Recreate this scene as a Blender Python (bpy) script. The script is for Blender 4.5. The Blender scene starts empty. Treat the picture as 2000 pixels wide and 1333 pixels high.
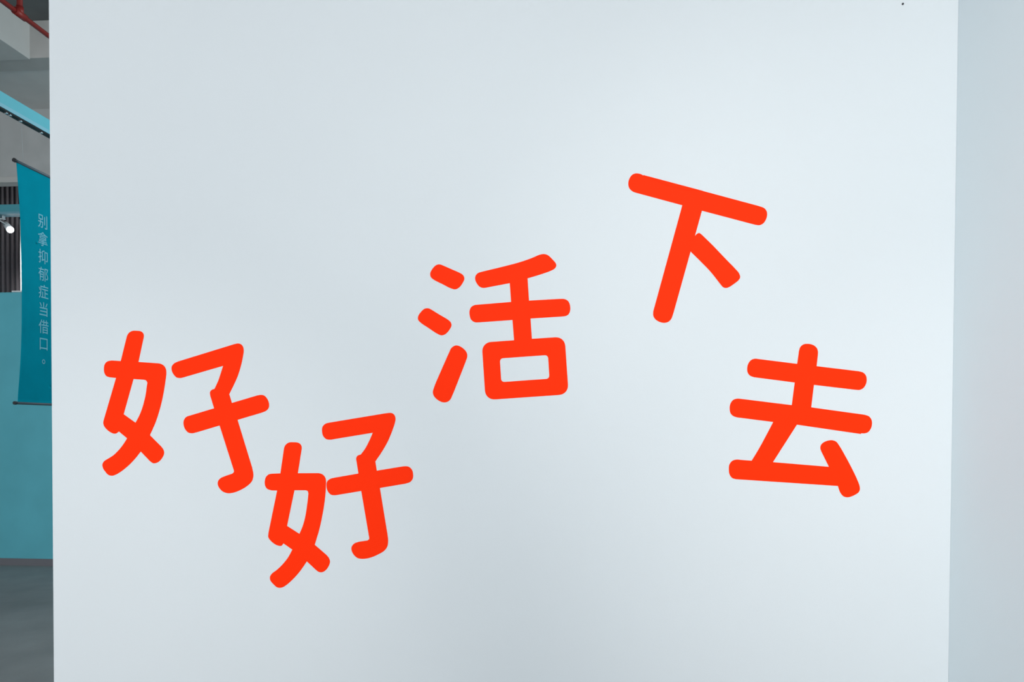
import bpy, bmesh, math, random
from mathutils import Vector, Matrix
random.seed(4)
scene = bpy.context.scene
C = scene.collection

# ---------------------------------------------------------------- camera
cam_d = bpy.data.cameras.new('camera')
cam_d.sensor_width = 36.0
cam_d.lens = 25.92
cam_d.shift_y = 0.09625
cam_d.clip_end = 60
cam = bpy.data.objects.new('camera', cam_d); C.objects.link(cam)
cam.location = (0, 0, 1.5)
cam.rotation_euler = (1.55245, -0.0040107, 0.0727766)
scene.camera = cam

# ---------------------------------------------------------------- world, exposure
w = bpy.data.worlds.new('ambient_fill'); scene.world = w; w.use_nodes = True
w.node_tree.nodes['Background'].inputs[0].default_value = (0.97, 1.0, 1.03, 1)
w.node_tree.nodes['Background'].inputs[1].default_value = 2.0  # even fill, let in by leaving out the wall behind the camera
scene.view_settings.view_transform = 'Standard'
scene.view_settings.look = 'None'
scene.view_settings.gamma = 1.0
scene.view_settings.use_curve_mapping = False
scene.view_settings.exposure = 0.0

# ---------------------------------------------------------------- unseen fill lights added to the hall
def area(name, loc, target, size, sizey, energy, col=(1, 1, 1), spread=180):
    d = bpy.data.lights.new(name, 'AREA'); d.shape = 'RECTANGLE'
    d.size = size; d.size_y = sizey; d.energy = energy; d.color = col; d.spread = math.radians(spread)
    o = bpy.data.objects.new(name, d); C.objects.link(o); o.location = loc
    o.rotation_euler = (Vector(target) - Vector(loc)).to_track_quat('-Z', 'Y').to_euler()
    return o
def spot(name, loc, target, energy, angle, blend=0.6, rad=0.05, col=(1, 1, 1)):
    d = bpy.data.lights.new(name, 'SPOT'); d.energy = energy; d.spot_size = math.radians(angle)
    d.spot_blend = blend; d.shadow_soft_size = rad; d.color = col
    o = bpy.data.objects.new(name, d); C.objects.link(o); o.location = loc
    o.rotation_euler = (Vector(target) - Vector(loc)).to_track_quat('-Z', 'Y').to_euler()
    return o
FILL_Y, FILL_Z = -2.0, 3.6
for x, ax, az, ang, e in ((1.0, 1.6, 2.4, 70, 262), (-1.0, -1.9, 0.25, 40, 250), (-1.0, -1.9, 2.2, 70, 245),
                          (0.2, 1.2, 2.2, 40, 45), (1.0, 1.7, 0.3, 40, 180)):
    spot('wall_fill_spot', (x, FILL_Y, FILL_Z), (ax, 2.6, az), e, ang, 1.0, 0.06, (1.0, 0.95, 0.89))  # added spots behind the camera, aimed to set the white wall's brightness
spot('wall_fill_spot', (-2.2, -1.2, FILL_Z), (1.3, 1.3, 1.7), 350, 56, 1.0, 0.06, (1.0, 0.95, 0.89))  # added spot to brighten the right wall, no fixture there
area('aisle_fill', (-0.9, 5.2, 3.7), (-5.0, 6.6, 2.6), 1.0, 1.0, 85, (0.85, 0.97, 1.0))  # added fill hidden behind the white wall, brightens banner and rear wall
area('far_hall_fill', (-5.0, 8.0, 4.8), (-6.4, 8.4, 3.0), 0.4, 0.4, 8.0)  # unseen fill added to lift the slats and far hall
spot('sliver_fill_spot', (-6.2, 7.75, 4.3), (-6.25, 8.4, 3.3), 170, 46, 1.0, 0.08)  # unseen spot added to make the white board bright

# ---------------------------------------------------------------- materials
def srgb(r, g, b):
    f = lambda c: (c/255/12.92) if c/255 <= 0.04045 else ((c/255+0.055)/1.055)**2.4
    return (f(r), f(g), f(b), 1)
def mat(name, col, rough=0.6, spec=0.3, metal=0.0, var=0.0, vscale=8.0, bump=0.0, bscale=60.0, detail=4.0, emit=None):
    m = bpy.data.materials.new(name); m.use_nodes = True
    nt = m.node_tree; b = nt.nodes['Principled BSDF']
    b.inputs['Base Color'].default_value = col
    b.inputs['Roughness'].default_value = rough
    b.inputs['Specular IOR Level'].default_value = spec
    b.inputs['Metallic'].default_value = metal
    tc = nt.nodes.new('ShaderNodeTexCoord')
    if var > 0:
        n = nt.nodes.new('ShaderNodeTexNoise'); n.inputs['Scale'].default_value = vscale; n.inputs['Detail'].default_value = detail
        nt.links.new(tc.outputs['Object'], n.inputs['Vector'])
        r = nt.nodes.new('ShaderNodeValToRGB')
        r.color_ramp.elements[0].position = 0.3; r.color_ramp.elements[1].position = 0.7
        r.color_ramp.elements[0].color = tuple(c*(1-var) for c in col[:3]) + (1,)
        r.color_ramp.elements[1].color = tuple(min(1, c*(1+var)) for c in col[:3]) + (1,)
        nt.links.new(n.outputs['Fac'], r.inputs['Fac']); nt.links.new(r.outputs['Color'], b.inputs['Base Color'])
    if bump > 0:
        n2 = nt.nodes.new('ShaderNodeTexNoise'); n2.inputs['Scale'].default_value = bscale; n2.inputs['Detail'].default_value = 3
        nt.links.new(tc.outputs['Object'], n2.inputs['Vector'])
        bp = nt.nodes.new('ShaderNodeBump'); bp.inputs['Strength'].default_value = bump; bp.inputs['Distance'].default_value = 0.01
        nt.links.new(n2.outputs['Fac'], bp.inputs['Height']); nt.links.new(bp.outputs['Normal'], b.inputs['Normal'])
    if emit:
        b.inputs['Emission Color'].default_value = emit[0]; b.inputs['Emission Strength'].default_value = emit[1]
    return m
M_white = mat('white_wall_paint', (0.63, 0.683, 0.717, 1), 0.75, 0.15, var=0.008, vscale=1.5, bump=0.03, bscale=240)
M_side = mat('side_wall_paint', (0.70, 0.785, 0.83, 1), 0.8, 0.12, var=0.008, vscale=2, bump=0.03, bscale=240)
M_red = mat('red_vinyl', (0.98, 0.032, 0.003, 1), 0.5, 0.03, bump=0.02, bscale=90)
M_teal = mat('teal_wall_paint', srgb(102, 188, 204), 0.8, 0.15, var=0.05, vscale=3)
M_grey = mat('grey_plaster', srgb(177, 179, 179), 0.85, 0.1, var=0.06, vscale=5)
M_beam = mat('beam_plaster', srgb(182, 181, 179), 0.85, 0.1, var=0.05, vscale=4)
M_duct = mat('pale_beam_plaster', srgb(190, 190, 188), 0.85, 0.1, var=0.04, vscale=4)
M_soffit = mat('white_soffit_plaster', srgb(212, 211, 209), 0.9, 0.1, var=0.04, vscale=4)
M_slab = mat('dark_ceiling_paint', srgb(100, 102, 102), 0.9, 0.1, var=0.08, vscale=5)
M_floor = mat('dark_concrete', srgb(134, 138, 140), 0.8, 0.15, var=0.16, vscale=1.6, bump=0.15, bscale=35, detail=8)
M_skirt = mat('grey_skirting', srgb(120, 120, 126), 0.6, 0.2)
M_slat = mat('brown_grey_slat', srgb(112, 106, 110), 0.55, 0.3, var=0.08, vscale=6)
M_dark = mat('dark_backing', srgb(58, 62, 66), 0.8, 0.1)
M_pipe = mat('red_pipe_paint', srgb(116, 32, 28), 0.5, 0.3, var=0.08, vscale=9)
M_rail = mat('pale_teal_metal', srgb(84, 160, 174), 0.45, 0.35, var=0.02)
M_lip = mat('pale_blue_metal', srgb(112, 164, 180), 0.4, 0.4)
M_black = mat('black_track', srgb(14, 16, 18), 0.5, 0.3)
M_steel = mat('bright_steel', srgb(190, 205, 212), 0.25, 0.5, metal=0.8)
M_fabric = mat('teal_banner_fabric', srgb(0, 158, 182), 0.8, 0.06, var=0.05, vscale=5, bump=0.05, bscale=300)
M_bar = mat('dark_grey_bar', srgb(70, 82, 90), 0.5, 0.3)
M_print = mat('pale_blue_print', srgb(104, 164, 182), 0.75, 0.15)
M_cord = mat('nylon_cord', srgb(150, 160, 165), 0.4, 0.3)
M_lamp = mat('white_lamp_housing', srgb(205, 214, 218), 0.45, 0.3)
M_lens = mat('lit_lamp_lens', (1, 1, 1, 1), 0.3, 0.2, emit=((0.95, 0.98, 1, 1), 12.0))
M_pin = mat('dark_pin', srgb(40, 42, 46), 0.5, 0.3)
M_offw = mat('off_white_board', (0.82, 0.85, 0.87, 1), 0.7, 0.2)

# ---------------------------------------------------------------- mesh helpers
def link(name, me, m, parent=None, loc=(0, 0, 0)):
    o = bpy.data.objects.new(name, me); C.objects.link(o)
    if m: 
        me.materials.clear(); me.materials.append(m)
    o.location = loc
    if parent: o.parent = parent
    return o
def from_bm(name, bm, m, parent=None, loc=(0, 0, 0), smooth=False):
    bmesh.ops.recalc_face_normals(bm, faces=bm.faces)
    me = bpy.data.meshes.new(name); bm.to_mesh(me); bm.free()
    if smooth:
        for p in me.polygons: p.use_smooth = True
    return link(name, me, m, parent, loc)
def add_box(bm, x0, x1, y0, y1, z0, z1, bev=0.0):
    r = bmesh.ops.create_cube(bm, size=1)
    for v in r['verts']:
        v.co = Vector(((x0+x1)/2 + v.co.x*(x1-x0), (y0+y1)/2 + v.co.y*(y1-y0), (z0+z1)/2 + v.co.z*(z1-z0)))
    if bev > 0:
        es = list({e for v in r['verts'] for e in v.link_edges})
        bmesh.ops.bevel(bm, geom=es, offset=bev, segments=2, affect='EDGES', profile=0.5)
def box(name, x0, x1, y0, y1, z0, z1, m, parent=None, bev=0.0, loc=None):
    bm = bmesh.new()
    ox, oy, oz = loc if loc else ((x0+x1)/2, (y0+y1)/2, z0)
    add_box(bm, x0-ox, x1-ox, y0-oy, y1-oy, z0-oz, z1-oz, bev)
    if parent is not None:
        p = parent.location if parent.parent is None else parent.location + parent.parent.location
        return from_bm(name, bm, m, parent, (ox-p[0], oy-p[1], oz-p[2]))
    return from_bm(name, bm, m, None, (ox, oy, oz))
def tube(name, a, b, r, m, parent=None, seg=20, r2=None):
    """closed cylinder / cone between two points given in the parent's frame"""
    a = Vector(a); b = Vector(b); d = b - a
    bm = bmesh.new()
    bmesh.ops.create_cone(bm, cap_ends=True, cap_tris=False, segments=seg, radius1=r, radius2=r if r2 is None else r2, depth=d.length)
    q = d.to_track_quat('Z', 'Y').to_matrix().to_4x4()
    bmesh.ops.transform(bm, matrix=Matrix.Translation((a+b)/2) @ q, verts=bm.verts)
    o = from_bm(name, bm, m, parent)
    for p in o.data.polygons: p.use_smooth = len(p.vertices) == 4
    return o
def empty(name, loc):
    o = bpy.data.objects.new(name, None); C.objects.link(o); o.location = loc
    o.empty_display_size = 0.1
    return o
def tag(o, label, cat, group=None):
    o['label'] = label; o['category'] = cat
    if group: o['group'] = group
    return o
def struct(o, label=None):
    o['kind'] = 'structure'
    if label: o['label'] = label
    return o

# ---------------------------------------------------------------- the room
XL, XR, YN, YF, H = -9.0, 1.306, -3.0, 9.0, 5.09
YW = 2.6                                             # face of the white wall
struct(box('floor', XL-0.15, XR+0.15, YN-0.15, YF+0.15, -0.12, 0.0, M_floor), 'dark grey mottled concrete floor')
struct(box('ceiling', XL-0.15, XR+0.15, YN-0.15, YF+0.15, H, H+0.15, M_slab), 'dark grey painted ceiling slab')
struct(box('wall_right', XR, XR+0.15, YN, YF, 0, H, M_side), 'pale blue white side wall meeting the lettered wall')
struct(box('wall_left', XL-0.15, XL, YN, YF, 0, H, M_grey), 'grey side wall of the hall')
wf = struct(box('wall_front', -1.8984, XR, YW, YW+0.12, 0, 4.3, M_white, bev=0.0015), 'large white wall carrying red characters')
pin = tube('pin_head', (1.1248, YW, 2.9279), (1.1248, YW-0.003, 2.9279), 0.0032, M_pin, seg=10)
pin.parent = wf; pin.location = -wf.location

YR = 7.4                                             # face of the teal rear wall
struct(box('wall_rear', XL, XR, YR, YR+0.12, 0, 2.889, M_teal), 'teal painted rear wall below the open strip')
struct(box('baseboard_rear', XL, XR, YR-0.012, YR, 0, 0.073, M_skirt), 'grey baseboard under the teal rear wall')
up = struct(box('wall_upper', XL, XR, YR, YR+0.12, 4.10, 4.80, M_grey), 'grey plaster wall above the open strip')
struct(box('trim_1', XL, XR, YR-0.012, YR+0.12, 4.040, 4.10, M_duct, bev=0.004), 'pale edge strip along the upper wall')
hd = struct(box('header_beam', XL, XR, YR, YR+0.10, 3.735, 3.8126, M_rail), 'pale teal header bar across the open strip')
box('lower_flange', XL, XR, YR-0.006, YR+0.11, 3.713, 3.735, M_lip, hd)
struct(box('trim_2', -5.83, -3.9, YR-0.012, YR+0.13, 2.889, 2.905, M_offw, bev=0.003), 'short white ledge for the lit end of the sill')  # light on the sill end put in as a white piece
# corrugated wall of the hall beyond, every slat its own piece
far = struct(box('wall_far', XL, XR, 8.64, 8.80, 0, H, M_dark), 'dark corrugated wall seen through the open strip')
slat_me = None
for i in range(-33, 46):
    if slat_me is None:
        bm = bmesh.new()
        prof = [(-0.021, 0.0), (-0.017, -0.020), (-0.007, -0.030), (0.007, -0.030), (0.017, -0.020), (0.021, 0.0)]
        lo = [bm.verts.new((x, y, 0.0)) for x, y in prof]; hi = [bm.verts.new((x, y, H-0.01)) for x, y in prof]
        for j in range(6):
            a, b = j, (j+1) % 6
            bm.faces.new((lo[a], lo[b], hi[b], hi[a]))
        bm.faces.new(lo[::-1]); bm.faces.new(hi)
        o = from_bm('slat', bm, M_slat, far); slat_me = o.data
    else:
        o = bpy.data.objects.new('slat', slat_me); C.objects.link(o); o.parent = far
    o.location = Vector((-6.913 + i*0.0626, 8.64, 0.005)) - far.location
# ceiling beams
struct(box('ceiling_beam', XL, XR, 6.30, 6.52, 4.762, H, M_beam), 'grey beam crossing below the dark ceiling')
struct(box('ceiling_bulkhead', XL, XR, 6.52, YR+0.12, 4.80, H, M_soffit), 'grey lowered ceiling strip along the rear wall')
struct(box('ceiling_beam', -5.6, -4.78, YN, 6.30, 4.750, H, M_duct), 'pale beam running towards the rear wall')

# ---------------------------------------------------------------- sprinkler pipe
sp = tag(empty('sprinkler_pipe', (-3.7, 4.8, 4.275)), 'thin red sprinkler pipe running under the dark ceiling', 'pipe')
tube('pipe_run', (0, YN-4.8, 0), (0, YR-4.8, 0), 0.0165, M_pipe, sp)
tube('riser', (0, -0.015, 0), (0, -0.015, H-4.275), 0.018, M_pipe, sp)
tube('tee_fitting', (0, -0.065, 0), (0, 0.035, 0), 0.0235, M_pipe, sp)
tube('riser_collar', (0, -0.015, 0.0), (0, -0.015, 0.05), 0.0235, M_pipe, sp)

# ---------------------------------------------------------------- hanging rail
XB = -3.5563
hr = tag(empty('hanging_rail', (XB, 2.2, 3.4875)), 'pale teal ceiling rail with black slot above the banner', 'rail')
box('rail_body', XB-0.05, XB, YN, YR, 3.5218, 3.5956, M_rail, hr)
box('rail_lip', XB-0.052, XB+0.002, YN, YR, 3.4975, 3.5218, M_lip, hr)
box('rail_slot', XB-0.040, XB-0.003, YN, YR, 3.4885, 3.4975, M_black, hr)
for y in (4.496, 4.5266, 4.62, 4.8106, 5.32):
    bm = bmesh.new()
    add_box(bm, -0.012, 0.004, -0.007, 0.007, -0.004, 0.004, 0.001)
    hk = from_bm('hook', bm, M_steel, hr, (-0.012, y-2.2, 0.0))
    hk.location.z = -0.003

# ---------------------------------------------------------------- banner
ZT, ZB, Y0, WB = 3.200, 1.640, 4.552, 0.86
bn = tag(empty('hanging_banner', (XB, Y0+WB/2, ZB)), 'teal cloth banner with pale vertical writing hanging below rail', 'banner')
prof = [(3.1875, .011), (3.02, .026), (2.8654, .039), (2.4335, .0433), (2.1, .041), (1.9311, .0331), (1.7963, .018), (1.6955, .0034), (1.64, .0), (3.2, .008)]
prof.sort()
def waist(z):
    for (z0, a), (z1, b) in zip(prof, prof[1:]):
        if z0 <= z <= z1:
            t = (z-z0)/(z1-z0); return 0.55*(a + (b-a)*t)
    return prof[0][1] if z < prof[0][0] else prof[-1][1]
def swell(u, z):
    s = math.sin(math.pi*(z-ZB)/(ZT-ZB))
    e = min(u, 1-u)
    curl = 0.016*math.exp(-(e/0.07)**2)
    return s*curl + 0.006*s*math.sin(u*7.0)
bm = bmesh.new(); NU, NV = 44, 60; vs = []
for j in range(NV+1):
    z = ZB + (ZT-ZB)*j/NV; wv = waist(z)
    row = []
    for i in range(NU+1):
        u = (i/NU); u = u*u*(3-2*u)*0.5 + u*0.5
        y = (Y0+wv) + (WB-2*wv)*u
        row.append(bm.verts.new((swell(u, z), y-(Y0+WB/2), z-ZB)))
    vs.append(row)
for j in range(NV):
    for i in range(NU):
        bm.faces.new((vs[j][i], vs[j][i+1], vs[j+1][i+1], vs[j+1][i]))
ext = bmesh.ops.solidify(bm, geom=bm.faces[:], thickness=0.0012)
fab = from_bm('fabric', bm, M_fabric, bn, smooth=True)
h = WB/2
tube('top_bar', (0, -h-0.006, ZT-ZB+0.003), (0, h+0.006, ZT-ZB+0.003), 0.0095, M_bar, bn)
tube('bottom_bar', (0, -h-0.018, -0.004), (0, h+0.018, -0.004), 0.0085, M_bar, bn)
for s in (-1, 1):
    tube('end_cap', (0, s*(h+0.002), ZT-ZB+0.003), (0, s*(h+0.016), ZT-ZB+0.003), 0.013, M_pin, bn)
    tube('end_cap', (0, s*(h+0.014), -0.004), (0, s*(h+0.030), -0.004), 0.011, M_pin, bn)
    yc = (4.62 if s < 0 else 5.32) - (Y0+h)
    tube('hanging_cord', (0, yc, ZT-ZB+0.01), (-0.012, yc, 3.4835-ZB), 0.0007, M_cord, bn, seg=6)
# the vertical line of writing, printed on the cloth
def text_mesh(ch, size):
    cu = bpy.data.curves.new('t', 'FONT'); cu.body = ch; cu.size = size; cu.align_x = 'LEFT'
    cu.resolution_u = 4; cu.offset = 0.0005
    o = bpy.data.objects.new('t', cu); C.objects.link(o)
    dg = bpy.context.evaluated_depsgraph_get(); dg.update()
    me = bpy.data.meshes.new_from_object(o.evaluated_get(dg))
    bpy.data.objects.remove(o); bpy.data.curves.remove(cu)
    return me
ZC0, ZSTEP, YC = 2.876, 0.1188, 4.788
for i, ch in enumerate('别拿抑郁症当借口。'):
    me = text_mesh(ch, 0.101)
    if not me.vertices: continue
    xs = [v.co.x for v in me.vertices]; ys = [v.co.y for v in me.vertices]
    cx, cy = (min(xs)+max(xs))/2, (min(ys)+max(ys))/2
    for v in me.vertices:
        y = YC + v.co.x - cx; z = ZC0 - i*ZSTEP + v.co.y - cy
        wv = waist(z); u = (y-Y0-wv)/(WB-2*wv)
        v.co = Vector((swell(u, z) + 0.0022, y-(Y0+h), z-ZB))
    me.name = 'printed_character'
    link('printed_character', me, M_print, fab)

# ---------------------------------------------------------------- far hall: added white board and spotlight
db = tag(box('sliver_board', -6.518, -4.4, 8.40, 8.46, 0, 3.95, M_offw, bev=0.004), 'added white board giving the bright sliver at the teal banner edge', 'board')  # board added to make the bright sliver beside the banner
ls = Vector((-5.966, 7.55, 3.589)); tl = Vector((-6.113, 7.67, 3.684))
sl = tag(empty('spotlight', (-6.011, 7.50, 3.713)), 'small white lit spotlight under the teal header bar', 'spotlight')
o0 = sl.location
box('mount_arm', -6.063, -5.9585, 7.44, 7.48, 3.672, 3.684, M_lamp, sl, bev=0.002)
for x in (-6.057, -5.966):
    box('mount_post', x-0.006, x+0.006, 7.445, 7.475, 3.684, 3.713, M_lamp, sl)
tube('swivel_stem', Vector((-6.035, 7.46, 3.675))-o0, Vector((-6.05, 7.62, 3.655))-o0, 0.006, M_lamp, sl, seg=10)
body = tube('lamp_body', tl-o0, ls-o0, 0.030, M_lamp, sl, r2=0.036)
dd = (ls-tl).normalized()
tube('lens', ls-o0-dd*0.002, ls-o0+dd*0.004, 0.033, M_lens, sl, seg=24)

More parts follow.
